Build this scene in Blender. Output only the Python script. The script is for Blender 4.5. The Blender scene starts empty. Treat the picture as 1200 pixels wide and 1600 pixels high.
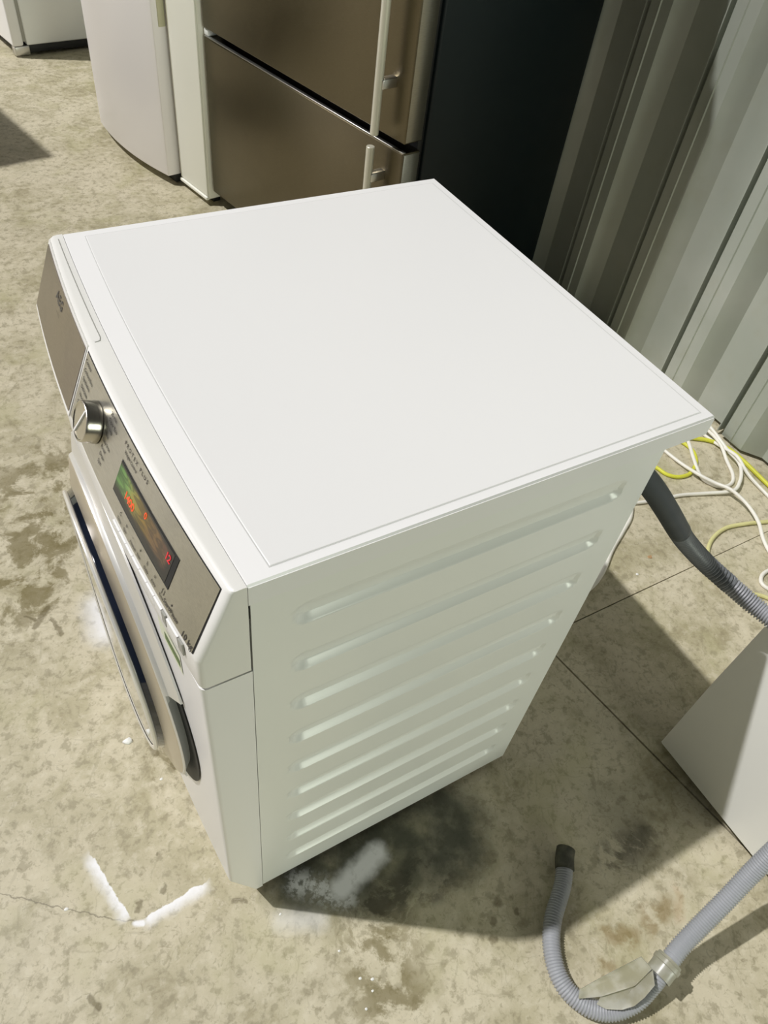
import bpy, bmesh, math, random
from mathutils import Vector, Matrix
random.seed(7)
scene = bpy.context.scene
COL = scene.collection

# ------------------------------------------------------------------ camera
cam_d = bpy.data.cameras.new('camera'); cam = bpy.data.objects.new('camera', cam_d); COL.objects.link(cam)
YAW, PITCH, ROLL, F = 0.94151, -0.83459, 0.15871, 1168.99
cy, sy, cp, sp = math.cos(YAW), math.sin(YAW), math.cos(PITCH), math.sin(PITCH)
fw = Vector((cy*cp, sy*cp, sp)); rt = fw.cross(Vector((0, 0, 1))).normalized(); up = rt.cross(fw)
cr, sr = math.cos(ROLL), math.sin(ROLL)
R_ = cr*rt + sr*up; U_ = -sr*rt + cr*up
m = Matrix((R_, U_, -fw)).transposed().to_4x4(); m.translation = Vector((-0.0769, -0.3454, 1.3573))
cam.matrix_world = m
cam_d.sensor_fit = 'VERTICAL'; cam_d.sensor_height = 36.0; cam_d.lens = F/1600*36.0
cam_d.clip_start = 0.02; cam_d.clip_end = 100
scene.camera = cam

# ------------------------------------------------------------------ world, lamps, exposure
w = bpy.data.worlds.new('world'); scene.world = w; w.use_nodes = True
w.node_tree.nodes['Background'].inputs[0].default_value = (1.0, 0.99, 0.90, 1)
w.node_tree.nodes['Background'].inputs[1].default_value = 0.028

def area(name, loc, target, size, power, color):
    d = bpy.data.lights.new(name, 'AREA'); d.shape = 'DISK'; d.size = size; d.energy = power; d.color = color
    o = bpy.data.objects.new(name, d); COL.objects.link(o); o.location = loc
    o.rotation_euler = (Vector(target)-Vector(loc)).to_track_quat('-Z', 'Y').to_euler()
    return o
area('warehouse_lamp', (-9.54, 6.70, 20.0), (0.6, 0.0, 0.0), 0.36, 4800, (1.0, 0.985, 0.965))
area('front_fill', (-12.0, 10.5, 3.0), (0.6, 1.2, 0.5), 3.0, 760, (1.0, 0.965, 0.975))  # added fill that brightens the front faces, source unseen
area('side_fill', (1.5, -14.0, 3.2), (0.8, 0.5, 0.5), 5.0, 720, (0.93, 1.0, 0.84))  # unseen broad fill for the near faces, sized so the side grooves catch it

scene.view_settings.view_transform = 'Standard'
scene.view_settings.look = 'None'
scene.view_settings.gamma = 1.0
scene.view_settings.use_curve_mapping = False
scene.view_settings.exposure = 0.0

# ------------------------------------------------------------------ node helpers
class NT:
    def __init__(s, name):
        s.m = bpy.data.materials.new(name); s.m.use_nodes = True
        s.t = s.m.node_tree; s.b = s.t.nodes['Principled BSDF']
    def n(s, typ, **kw):
        x = s.t.nodes.new(typ)
        for k, v in kw.items(): setattr(x, k, v)
        return x
    def put(s, sock, v):
        if hasattr(v, 'is_linked') or isinstance(v, bpy.types.NodeSocket): s.t.links.new(v, sock)
        else: sock.default_value = v
    def math(s, op, a, b=0.0, c=0.0, clamp=False):
        x = s.n('ShaderNodeMath', operation=op, use_clamp=clamp)
        s.put(x.inputs[0], a); s.put(x.inputs[1], b); s.put(x.inputs[2], c); return x.outputs[0]
    def vmath(s, op, a, b=(0, 0, 0)):
        x = s.n('ShaderNodeVectorMath', operation=op)
        s.put(x.inputs[0], a)
        if op == 'SCALE': s.put(x.inputs['Scale'], b)
        else: s.put(x.inputs[1], b)
        return x.outputs['Value'] if op in ('DOT_PRODUCT', 'LENGTH', 'DISTANCE') else x.outputs['Vector']
    def noise(s, vec, scale, detail=4, rough=0.55, dist=0.0, out='Fac'):
        x = s.n('ShaderNodeTexNoise')
        if vec is not None: s.put(x.inputs['Vector'], vec)
        x.inputs['Scale'].default_value = scale; x.inputs['Detail'].default_value = detail
        x.inputs['Roughness'].default_value = rough; x.inputs['Distortion'].default_value = dist
        return x.outputs[out]
    def mr(s, v, a, b, c=0.0, d=1.0, smooth=True):
        x = s.n('ShaderNodeMapRange', interpolation_type='SMOOTHSTEP' if smooth else 'LINEAR')
        s.put(x.inputs['Value'], v)
        for i, q in zip((1, 2, 3, 4), (a, b, c, d)): s.put(x.inputs[i], q)
        return x.outputs[0]
    def mix(s, f, a, b, blend='MIX'):
        x = s.n('ShaderNodeMix', data_type='RGBA', blend_type=blend)
        s.put(x.inputs[0], f)
        for k, v in ((6, a), (7, b)):
            if isinstance(v, tuple) and len(v) == 3: v = (*v, 1)
            s.put(x.inputs[k], v)
        return x.outputs[2]
    def bump(s, h, strength=0.2, dist=0.002):
        x = s.n('ShaderNodeBump'); s.put(x.inputs['Height'], h)
        x.inputs['Strength'].default_value = strength; x.inputs['Distance'].default_value = dist
        s.t.links.new(x.outputs[0], s.b.inputs['Normal'])
    def coord(s, which='Object'):
        return s.n('ShaderNodeTexCoord').outputs[which]
    def color(s, v):
        if isinstance(v, tuple) and len(v) == 3: v = (*v, 1)
        s.put(s.b.inputs['Base Color'], v)

def simple(name, col, rough=0.5, metal=0.0, var=0.06, scale=6.0, bump=0.0, bscale=200.0, spec=0.5, coat=0.0):
    t = NT(name); c = t.coord()
    f = t.noise(c, scale, 5)
    dark = tuple(x*(1-var*2) for x in col)
    t.color(t.mix(t.mr(f, 0.3, 0.7), dark, col))
    t.put(t.b.inputs['Roughness'], t.mr(t.noise(c, scale*2.3, 4), 0.3, 0.7, rough*0.95, min(1, rough*1.04)))
    t.b.inputs['Metallic'].default_value = metal
    t.b.inputs['Specular IOR Level'].default_value = spec
    t.b.inputs['Coat Weight'].default_value = coat
    if bump: t.bump(t.noise(c, bscale, 3), bump, 0.001)
    return t.m

M = {}
M['enamel'] = simple('white_enamel', (0.86, 0.855, 0.855), 0.32, var=0.003, scale=3)
M['side_enamel'] = simple('glossy_side_enamel', (0.85, 0.86, 0.835), 0.29, var=0.006, scale=3, spec=0.75)
M['plastic_white'] = simple('white_plastic', (0.84, 0.83, 0.80), 0.38, var=0.012, scale=5)
M['old_white'] = simple('aged_white_enamel', (0.88, 0.90, 0.90), 0.35, var=0.004, scale=2)
M['box_white'] = simple('neutral_white_enamel', (0.94, 0.94, 0.90), 0.3, var=0.003, scale=2)
M['cool_white'] = simple('cool_white_enamel', (0.95, 0.92, 0.94), 0.3, var=0.003, scale=2)
M['warm_white'] = simple('warm_white_enamel', (0.94, 0.94, 0.86), 0.4, var=0.004, scale=2)
M['button'] = simple('bright_white_plastic', (0.92, 0.92, 0.92), 0.25, var=0.005)
M['black'] = simple('black_rubber', (0.012, 0.013, 0.013), 0.6, var=0.1)
M['gap'] = simple('dark_gap', (0.02, 0.02, 0.02), 0.8, var=0.1)
M['sticker'] = simple('sticker_paper', (0.74, 0.78, 0.60), 0.5, var=0.03)
M['ink'] = simple('black_print', (0.06, 0.055, 0.05), 0.5, var=0.05)
M['greyink'] = simple('grey_print', (0.07, 0.065, 0.055), 0.5, var=0.05)
M['joint_grey'] = simple('grey_joint', (0.62, 0.62, 0.61), 0.5, var=0.02)
M['greybtn'] = simple('grey_plastic', (0.35, 0.35, 0.32), 0.4, var=0.03)
M['green'] = simple('green_print', (0.12, 0.20, 0.05), 0.5, var=0.05)
M['charcoal'] = simple('charcoal_side_panel', (0.005, 0.011, 0.013), 0.5, var=0.15, scale=2, spec=0.3)
M['chrome'] = simple('chrome', (0.85, 0.85, 0.85), 0.12, 1.0, var=0.02)
M['ring_metal'] = simple('satin_ring_metal', (0.66, 0.60, 0.50), 0.36, 0.85, var=0.03)
M['rim'] = simple('pale_chrome_rim', (0.88, 0.87, 0.84), 0.25, 0.5, var=0.02)
M['satin'] = simple('satin_silver', (0.62, 0.61, 0.58), 0.34, 1.0, var=0.05, scale=9)
M['door_silver'] = simple('silver_plastic', (0.74, 0.73, 0.70), 0.36, 0.45, var=0.02)
M['knob_side'] = simple('knob_metal', (0.60, 0.57, 0.50), 0.25, 1.0, var=0.04)
M['handle'] = simple('pale_metal_bar', (0.62, 0.60, 0.50), 0.38, 0.35, var=0.04)
M['handle_cream'] = simple('cream_plastic', (0.62, 0.60, 0.42), 0.45, var=0.04)
M['hose'] = simple('grey_hose', (0.37, 0.38, 0.41), 0.42, var=0.03, scale=20)
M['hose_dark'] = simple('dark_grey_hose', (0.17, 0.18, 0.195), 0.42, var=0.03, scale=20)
M['cuff'] = simple('dark_hose_cuff', (0.04, 0.05, 0.056), 0.5, var=0.05, scale=20)
M['dirty'] = simple('dirty_hose_end', (0.10, 0.10, 0.07), 0.6, var=0.3, scale=60)
M['cable_white'] = simple('white_cable', (0.80, 0.78, 0.71), 0.45, var=0.03, scale=10)
M['cable_yellow'] = simple('yellow_cable', (0.66, 0.66, 0.06), 0.5, var=0.05, scale=10)
M['cable_pale'] = simple('pale_yellow_cable', (0.66, 0.63, 0.30), 0.5, var=0.05, scale=10)
M['paper'] = simple('white_scrap', (0.85, 0.85, 0.82), 0.6, var=0.03)
M['dustbrown'] = simple('brown_scrap', (0.45, 0.28, 0.14), 0.7, var=0.1)

def brushed(name, col, rough, stretch, metal=1.0, blot=0.25):
    t = NT(name); c = t.coord()
    mp = t.n('ShaderNodeMapping'); t.put(mp.inputs[0], c); mp.inputs['Scale'].default_value = stretch
    f = t.noise(mp.outputs[0], 60, 3, 0.6)
    g = t.noise(c, 9, 4, 0.6, 0.4)
    dark = tuple(x*0.80 for x in col)
    c1 = t.mix(t.mr(f, 0.3, 0.7), dark, col)
    c2 = t.mix(t.mr(g, 0.42, 0.72, 0, blot), c1, tuple(x*0.6 for x in col))
    t.color(c2)
    t.b.inputs['Metallic'].default_value = metal
    t.put(t.b.inputs['Roughness'], t.mr(g, 0.3, 0.7, rough*0.93, rough*1.08))
    t.bump(f, 0.06, 0.001)
    return t.m
M['steel_panel'] = brushed('brushed_steel_panel', (0.58, 0.565, 0.51), 0.33, (40, 1, 40), blot=0.3)
M['steel_drawer'] = brushed('brushed_steel_drawer', (0.36, 0.315, 0.265), 0.30, (40, 1, 40), blot=0.35)  # darker than the panel steel: dark reflections put into the base colour
M['steel_fridge'] = brushed('brushed_steel_fridge', (0.165, 0.140, 0.092), 0.32, (1, 1, 60), blot=0.03)
M['steel_fridge_side'] = brushed('brushed_steel_door_edge', (0.36, 0.35, 0.31), 0.4, (1, 1, 40), blot=0.1)

def mat_clear_plastic():
    t = NT('milky_plastic'); c = t.coord()
    f = t.noise(c, 40, 4)
    t.color(t.mix(t.mr(f, 0.35, 0.65), (0.62, 0.60, 0.46), (0.80, 0.79, 0.70)))
    t.b.inputs['Roughness'].default_value = 0.3
    t.b.inputs['Transmission Weight'].default_value = 0.55
    t.b.inputs['Subsurface Weight'].default_value = 0.2
    t.b.inputs['Subsurface Radius'].default_value = (0.01, 0.01, 0.008)
    return t.m
M['milky'] = mat_clear_plastic()

def mat_glass_dark():
    t = NT('dark_door_glass'); c = t.coord()
    t.color(t.mix(t.mr(t.noise(c, 8, 3), 0.3, 0.7), (0.004, 0.006, 0.012), (0.012, 0.016, 0.03)))
    t.b.inputs['Roughness'].default_value = 0.06
    t.b.inputs['Coat Weight'].default_value = 0.5
    return t.m
M['glass'] = mat_glass_dark()

def mat_screen():
    # back-lit display: green at one end, amber along the middle, brown at the other end
    t = NT('lit_display'); c = t.coord('UV')
    sep = t.n('ShaderNodeSeparateXYZ'); t.put(sep.inputs[0], c)
    u, v = sep.outputs[0], sep.outputs[1]          # u: 0 at knob end, 1 at far end; v: 0 bottom
    n1 = t.noise(c, 3.2, 3, 0.5, 0.6)
    uu = t.math('ADD', u, t.math('MULTIPLY', t.math('SUBTRACT', n1, 0.5), 0.35))
    ramp = t.n('ShaderNodeValToRGB'); t.put(ramp.inputs[0], uu)
    e = ramp.color_ramp.elements
    e[0].position = 0.0; e[0].color = (0.05, 0.17, 0.03, 1)
    e[1].position = 1.0; e[1].color = (0.075, 0.022, 0.02, 1)
    for p_, col in ((0.16, (0.14, 0.28, 0.06, 1)), (0.30, (0.26, 0.22, 0.03, 1)), (0.5, (0.22, 0.13, 0.008, 1)), (0.68, (0.15, 0.08, 0.02, 1)), (0.84, (0.12, 0.06, 0.02, 1))):
        x = e.new(p_); x.color = col
    vv = t.math('ADD', v, t.math('MULTIPLY', t.math('SUBTRACT', n1, 0.5), 0.5))
    low = t.mr(vv, 0.12, 0.40)
    hi = t.mr(v, 0.97, 0.86)
    endm = t.mr(u, 0.97, 0.90)
    k = t.math('MULTIPLY', t.math('MULTIPLY', low, hi), endm)
    swirl = t.mr(t.noise(c, 5.0, 2, 0.5, 1.5), 0.4, 0.6, 0.45, 1.0)
    k = t.math('MULTIPLY', k, swirl)
    t.color((0.01, 0.01, 0.01))
    t.put(t.b.inputs['Emission Color'], ramp.outputs[0])
    t.put(t.b.inputs['Emission Strength'], k)
    t.b.inputs['Roughness'].default_value = 0.12
    return t.m
M['screen'] = mat_screen()
def emit(name, col, s):
    t = NT(name); t.color((0.02, 0.0, 0.0))
    t.b.inputs['Emission Color'].default_value = (*col, 1)
    f = t.noise(t.coord(), 300, 2); t.put(t.b.inputs['Emission Strength'], t.mr(f, 0.3, 0.7, s*0.8, s))
    return t.m
M['led'] = emit('red_led', (1.0, 0.09, 0.02), 1.1)
M['led2'] = emit('pink_led', (1.0, 0.03, 0.05), 0.9)

def mat_wall():
    t = NT('painted_metal_sheet'); c = t.coord()
    f = t.noise(c, 2.5, 5); g = t.noise(c, 14, 4)
    k = t.mix(t.mr(f, 0.3, 0.7), (0.36, 0.39, 0.34), (0.44, 0.46, 0.41))
    t.color(t.mix(t.mr(g, 0.5, 0.75, 0, 0.25), k, (0.33, 0.33, 0.25)))
    t.b.inputs['Roughness'].default_value = 0.45
    t.b.inputs['Metallic'].default_value = 0.1
    return t.m
M['wall'] = mat_wall()

def mat_floor():
    t = NT('stained_concrete'); c = t.coord()
    warp = t.noise(c, 16, 4, 0.6, out='Color')
    wv = t.vmath('SCALE', t.vmath('SUBTRACT', warp, (0.5, 0.5, 0.5)), 0.06)
    pw = t.vmath('ADD', c, wv)
    flat = t.vmath('MULTIPLY', pw, (1, 1, 0))
    flat0 = t.vmath('MULTIPLY', c, (1, 1, 0))
    fine = t.vmath('ADD', flat0, t.vmath('SCALE', t.vmath('MULTIPLY', t.vmath('SUBTRACT', t.noise(c, 60, 3, out='Color'), (0.5, 0.5, 0.5)), (1, 1, 0)), 0.015))
    def seg(P, a, b, r0, r1, ba_taper=None):
        A = (a[0], a[1], 0); ba = (b[0]-a[0], b[1]-a[1], 0); l2 = ba[0]**2+ba[1]**2
        pa = t.vmath('SUBTRACT', P, A)
        if l2 > 1e-9:
            h = t.math('DIVIDE', t.vmath('DOT_PRODUCT', pa, ba), l2, clamp=True)
            q = t.n('ShaderNodeVectorMath', operation='SCALE'); q.inputs[0].default_value = ba; t.put(q.inputs['Scale'], h)
            d = t.vmath('LENGTH', t.vmath('SUBTRACT', pa, q.outputs[0]))
        else:
            d = t.vmath('LENGTH', pa)
        return t.mr(d, r1, r0)
    def mx(*a):
        r = a[0]
        for x in a[1:]: r = t.math('MAXIMUM', r, x)
        return r
    # base mottling
    n1 = t.noise(c, 2.2, 6, 0.6, 0.3); n2 = t.noise(c, 9, 7, 0.65, 0.6); n3 = t.noise(c, 45, 5, 0.6); n4 = t.noise(c, 240, 3)
    base = t.mix(t.mr(n1, 0.3, 0.7), (0.42, 0.38, 0.245), (0.54, 0.49, 0.365))
    base = t.mix(t.mr(n2, 0.44, 0.60, 0, 0.75), base, (0.60, 0.545, 0.41))
    base = t.mix(t.mr(n2, 0.46, 0.32, 0, 0.65), base, (0.31, 0.27, 0.165))
    base = t.mix(t.mr(n3, 0.52, 0.66, 0, 0.40), base, (0.66, 0.61, 0.48))
    base = t.mix(t.mr(n3, 0.48, 0.36, 0, 0.52), base, (0.25, 0.22, 0.14))
    n5 = t.noise(c, 95, 4, 0.65, 0.8)
    base = t.mix(t.mr(n5, 0.54, 0.66, 0, 0.42), base, (0.24, 0.21, 0.13))
    base = t.mix(t.mr(n4, 0.58, 0.75, 0, 0.22), base, (0.22, 0.19, 0.13))
    green = t.mr(t.noise(c, 5, 4, 0.6), 0.52, 0.68, 0, 0.35)
    base = t.mix(green, base, (0.40, 0.38, 0.20))
    # scratches: stretched noise in two directions
    for ang, s in ((0.5, 1), (-0.9, 2), (1.9, 3)):
        mr_ = t.n('ShaderNodeMapping'); t.put(mr_.inputs[0], fine); mr_.inputs['Rotation'].default_value = (0, 0, ang)
        mp = t.n('ShaderNodeMapping'); t.put(mp.inputs[0], mr_.outputs[0])
        mp.inputs['Scale'].default_value = (5, 70, 1); mp.inputs['Location'].default_value = (s*3.1, s, 0)
        k = t.noise(mp.outputs[0], 1.6, 2, 0.4)
        base = t.mix(t.mr(k, 0.66, 0.71, 0, 0.22), base, (0.26, 0.23, 0.15))
    # broad damp, stained areas
    st = t.mr(t.noise(c, 11, 6, 0.7, 0.4), 0.47, 0.56)
    wetl = seg(flat, (-0.16, 0.80), (-0.05, 1.02), 0.06, 0.25)
    wetb = mx(seg(flat, (0.18, -0.16), (0.16, -0.27), 0.01, 0.11), seg(flat, (-0.02, 0.27), (0.02, 0.38), 0.0, 0.07))
    dk = t.math('MULTIPLY', st, mx(wetl, wetb))
    base = t.mix(t.math('MULTIPLY', dk, 0.72), base, (0.17, 0.14, 0.06))
    spots = mx(*[seg(fine, a, b, r*0.35, r*0.85) for a, b, r in (
        ((-0.035, 0.313), (-0.031, 0.300), 0.011), ((-0.139, 0.060), (-0.132, 0.072), 0.006), ((-0.010, 0.262), (-0.012, 0.268), 0.007),
        ((-0.162, 0.665), (-0.13, 0.70), 0.010), ((-0.128, 0.672), (-0.118, 0.625), 0.007), ((-0.175, 0.70), (-0.15, 0.675), 0.004),
        ((-0.236, -0.022), (-0.228, -0.038), 0.008), ((0.045, 0.33), (0.03, 0.30), 0.010), ((0.02, 0.28), (0.035, 0.26), 0.012),
        ((-0.085, 0.13), (-0.084, 0.131), 0.004), ((-0.095, 0.07), (-0.09, 0.075), 0.006), ((0.39, -0.205), (0.391, -0.206), 0.012),
        ((0.37, -0.222), (0.365, -0.225), 0.009), ((0.35, -0.246), (0.352, -0.248), 0.010), ((0.41, -0.23), (0.41, -0.231), 0.008),
        ((0.0, 0.005), (0.02, -0.006), 0.006))])
    base = t.mix(t.math('MULTIPLY', spots, 0.6), base, (0.14, 0.115, 0.06))
    # shade painted into the concrete beside the machine and at the right appliance's foot
    shade_patch = mx(seg(flat, (0.15, 0.0), (0.36, -0.06), 0.05, 0.125), t.math('MULTIPLY', seg(flat, (0.68, -0.18), (0.84, -0.24), 0.01, 0.10), 0.35))
    shade_patch = t.math('MULTIPLY', shade_patch, t.mr(t.noise(c, 14, 5, 0.6), 0.25, 0.6, 0.55, 1.0))
    base = t.mix(t.math('MULTIPLY', shade_patch, 0.92), base, (0.05, 0.055, 0.04))
    dark_mottle = t.math('MULTIPLY', mx(seg(flat, (0.20, -0.10), (0.32, -0.12), 0.01, 0.05), seg(flat, (0.62, -0.24), (0.70, -0.24), 0.0, 0.05)), st)  # smaller mottled dark patches
    base = t.mix(t.math('MULTIPLY', dark_mottle, 0.7), base, (0.05, 0.045, 0.03))
    # wet amber puddles near the hoses
    pud = t.math('MULTIPLY', mx(seg(flat, (0.60, -0.352), (0.65, -0.345), 0.006, 0.03), seg(flat, (0.53, -0.335), (0.555, -0.352), 0.004, 0.028), seg(flat, (0.49, -0.37), (0.50, -0.38), 0.0, 0.02)),
                 t.mr(t.noise(c, 30, 4), 0.35, 0.5))
    base = t.mix(t.math('MULTIPLY', pud, 0.6), base, (0.22, 0.15, 0.05))
    rust = seg(flat, (0.69, -0.332), (0.66, -0.375), 0.0, 0.014)
    base = t.mix(t.math('MULTIPLY', rust, 0.22), base, (0.36, 0.16, 0.05))
    # hairline crack
    crack = mx(seg(fine, (-0.40, 0.25), (-0.256, 0.131), 0.0003, 0.0015), seg(fine, (-0.256, 0.131), (-0.19, 0.078), 0.0003, 0.0015), seg(fine, (-0.19, 0.078), (-0.147, 0.048), 0.0003, 0.0015))
    base = t.mix(t.math('MULTIPLY', crack, 0.6), base, (0.14, 0.12, 0.08))
    # white spray paint: a crisp inner edge with soft overspray outside
    def spray(a, b, wd, side):
        # side: unit normal pointing to the soft side
        A = (a[0], a[1], 0); ba = Vector((b[0]-a[0], b[1]-a[1], 0)); L = ba.length; tg = ba/L
        pa = t.vmath('SUBTRACT', fine, A)
        al = t.math('DIVIDE', t.vmath('DOT_PRODUCT', pa, tuple(tg)), L)
        ds = t.vmath('DOT_PRODUCT', pa, (side[0], side[1], 0))
        ends = t.math('MULTIPLY', t.mr(al, -0.02, 0.10), t.mr(al, 1.02, 0.80))
        prof = t.math('MULTIPLY', t.mr(ds, -0.0008, 0.0012), t.mr(ds, wd, 0.002))
        return t.math('MULTIPLY', ends, prof)
    g = t.mr(n3, 0.28, 0.45, 0.75, 1.0)
    sp1 = spray((-0.152, 0.054), (-0.183, 0.190), 0.022, (-0.975, -0.22))
    sp2 = spray((-0.139, 0.046), (-0.018, 0.055), 0.026, (0.073, -0.997))
    sp3 = seg(fine, (-0.147, 0.044), (-0.137, 0.040), 0.002, 0.007)
    sp4 = t.math('MULTIPLY', seg(fine, (-0.030, 0.66), (-0.036, 0.60), 0.004, 0.06), 0.85)
    sp5 = t.math('MULTIPLY', seg(fine, (0.165, -0.062), (0.245, -0.040), 0.006, 0.030), 0.95)
    sp6 = t.math('MULTIPLY', seg(fine, (0.105, -0.02), (0.165, -0.075), 0.002, 0.034), t.mr(t.noise(c, 55, 5, 0.7), 0.42, 0.56, 0.15, 0.8))
    sp7 = t.math('MULTIPLY', seg(fine, (0.06, -0.06), (0.11, -0.085), 0.0, 0.030), 0.35)
    spc = t.math('MULTIPLY', mx(sp1, sp2, sp3, sp4, sp5, sp6, sp7), g)
    base = t.mix(spc, base, (0.86, 0.86, 0.88))
    t.color(base)
    rough = t.mr(n2, 0.3, 0.7, 0.42, 0.62)
    rough = t.math('SUBTRACT', rough, t.math('MULTIPLY', mx(dk, pud, spots), 0.22))
    t.put(t.b.inputs['Roughness'], rough)
    t.b.inputs['Specular IOR Level'].default_value = 0.35
    h = t.math('ADD', t.math('MULTIPLY', n3, 0.7), t.math('MULTIPLY', n4, 0.3))
    t.bump(h, 0.25, 0.0015)
    return t.m
M['floor'] = mat_floor()

# ------------------------------------------------------------------ mesh helpers
def link(name, me, mat, parent=None, smooth=False):
    me.materials.append(mat)
    if smooth:
        for p in me.polygons: p.use_smooth = True
    o = bpy.data.objects.new(name, me); COL.objects.link(o)
    if parent: o.parent = parent
    return o
def pyd(name, verts, faces, mat, parent=None, smooth=False, fix=True):
    me = bpy.data.meshes.new(name); me.from_pydata([tuple(v) for v in verts], [], faces)
    if fix:
        bm = bmesh.new(); bm.from_mesh(me); bmesh.ops.recalc_face_normals(bm, faces=bm.faces); bm.to_mesh(me); bm.free()
    me.update()
    return link(name, me, mat, parent, smooth)
def sharp(o, deg=35):
    bm = bmesh.new(); bm.from_mesh(o.data)
    for e in bm.edges:
        if len(e.link_faces) == 2 and e.calc_face_angle(0) > math.radians(deg): e.smooth = False
    bm.to_mesh(o.data); bm.free()
    for p in o.data.polygons: p.use_smooth = True
    return o
def box(name, lo, hi, mat, parent=None, bev=0.003, seg=2):
    bm = bmesh.new(); bmesh.ops.create_cube(bm, size=1)
    for v in bm.verts:
        v.co = Vector([lo[i]+(hi[i]-lo[i])*(v.co[i]+0.5) for i in range(3)])
    if bev: bmesh.ops.bevel(bm, geom=bm.edges[:], offset=bev, segments=seg, affect='EDGES', profile=0.5)
    me = bpy.data.meshes.new(name); bm.to_mesh(me); bm.free()
    o = link(name, me, mat, parent)
    return sharp(o, 50) if bev else o
def prism(name, prof, y0, y1, mat, parent=None, bev=0.0, axis='y', seg=2):
    """closed profile [(a,b)...] extruded; axis y: a->x,b->z; axis z: a->x,b->y"""
    n = len(prof); vs = []
    for q in (y0, y1):
        for a, b in prof: vs.append((a, q, b) if axis == 'y' else (a, b, q))
    fs = [tuple(range(n)), tuple(range(2*n-1, n-1, -1))]+[(i, i+n, (i+1) % n+n, (i+1) % n) for i in range(n)]
    bm = bmesh.new(); bv = [bm.verts.new(v) for v in vs]
    for f in fs: bm.faces.new([bv[i] for i in f])
    bmesh.ops.recalc_face_normals(bm, faces=bm.faces)
    if bev: bmesh.ops.bevel(bm, geom=[e for e in bm.edges if e.calc_face_angle(0) > 0.5], offset=bev, segments=seg, affect='EDGES', profile=0.5)
    me = bpy.data.meshes.new(name); bm.to_mesh(me); bm.free()
    return sharp(link(name, me, mat, parent), 40)
def loft(name, rings, mat, parent=None, closed=True, caps=True, smooth=True, deg=35):
    """rings: list of lists of points (same count)"""
    n = len(rings[0]); vs = [p for r in rings for p in r]; fs = []
    for i in range(len(rings)-1):
        for j in range(n if closed else n-1):
            a = i*n+j; b = i*n+(j+1) % n
            fs.append((a, b, b+n, a+n))
    if caps and closed:
        fs.append(tuple(range(n-1, -1, -1))); k = (len(rings)-1)*n; fs.append(tuple(range(k, k+n)))
    o = pyd(name, vs, fs, mat, parent)
    return sharp(o, deg) if smooth else o
def spline(pts, step):
    P = [Vector(p) for p in pts]; P = [P[0]*2-P[1]]+P+[P[-1]*2-P[-2]]
    out = []
    for i in range(1, len(P)-2):
        a, b, c, d = P[i-1:i+3]; L = (c-b).length; n = max(2, int(L/step*4))
        for k in range(n):
            t = k/n
            out.append(0.5*((2*b)+(c-a)*t+(2*a-5*b+4*c-d)*t*t+(-a+3*b-3*c+d)*t**3))
    out.append(P[-2])
    res = [out[0]]; acc = 0
    for i in range(1, len(out)):
        s = (out[i]-out[i-1]).length
        while acc+s >= step:
            f = (step-acc)/s; q = out[i-1].lerp(out[i], f); res.append(q); out[i-1] = q; s = (out[i]-q).length; acc = 0
        acc += s
    return res
def frames(pts):
    T = []
    for i in range(len(pts)):
        a = pts[max(0, i-1)]; b = pts[min(len(pts)-1, i+1)]; T.append((b-a).normalized())
    n = T[0].cross(Vector((0, 0, 1)))
    if n.length < 0.1: n = T[0].cross(Vector((1, 0, 0)))
    n.normalize(); out = []
    for t in T:
        n = (n-t*n.dot(t)).normalized(); out.append((t, n, t.cross(n)))
    return out
def tube(name, pts, r, mat, parent=None, step=0.012, sides=10, rings=None):
    """rings=(pitch, depth) makes a corrugated tube"""
    if rings: step = rings[0]/4
    C = spline(pts, step); Fm = frames(C); out = []
    for i, (c, (t, a, b)) in enumerate(zip(C, Fm)):
        rr = r
        if rings: rr = r-(0, 0.05, 1, 1)[i % 4]*rings[1]
        out.append([c+(a*math.cos(2*math.pi*k/sides)+b*math.sin(2*math.pi*k/sides))*rr for k in range(sides)])
    n = len(out[0]); vs = [p for q in out for p in q]; fs = []
    for i in range(len(out)-1):
        for j in range(n):
            a = i*n+j; b = i*n+(j+1) % n; fs.append((a, b, b+n, a+n))
    fs.append(tuple(range(n-1, -1, -1))); k = (len(out)-1)*n; fs.append(tuple(range(k, k+n)))
    return pyd(name, vs, fs, mat, parent, smooth=True)
def tag(o, label=None, cat=None, group=None, kind=None):
    if label: o['label'] = label
    if cat: o['category'] = cat
    if group: o['group'] = group
    if kind: o['kind'] = kind
    return o
def thing(name, label, cat, loc=(0, 0, 0), rz=0.0, group=None):
    o = bpy.data.objects.new(name, None); COL.objects.link(o); o.empty_display_size = 0.1
    o.location = loc; o.rotation_euler = (0, 0, rz)
    return tag(o, label, cat, group)

# ------------------------------------------------------------------ the setting
floor = bpy.data.objects.new('floor', None); COL.objects.link(floor); floor['kind'] = 'structure'
floor['label'] = 'stained pale concrete floor'
# joint line A runs from (0.780,0.188) towards (0.925,-0.80...), joint B along y=0.188 to the wall
gA = 0.0022
ax0, ay0, ax1, ay1 = 0.778, 0.186, 1.01, -1.40
def slab(top, faces):
    n = len(top); vs = [(x, y, 0.0) for x, y in top]+[(x, y, -0.06) for x, y in top]
    fs = list(faces)+[tuple(i+n for i in reversed(f)) for f in faces]
    edges = [(f[i], f[(i+1) % len(f)]) for f in faces for i in range(len(f))]
    fs += [(b_, a_, a_+n, b_+n) for a_, b_ in edges if (b_, a_) not in edges]
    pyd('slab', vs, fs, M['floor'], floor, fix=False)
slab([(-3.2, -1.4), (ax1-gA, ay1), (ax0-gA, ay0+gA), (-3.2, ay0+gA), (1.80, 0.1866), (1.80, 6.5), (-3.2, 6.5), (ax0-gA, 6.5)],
     [(0, 1, 2, 3), (3, 2, 7, 6), (2, 4, 5, 7)])
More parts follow.
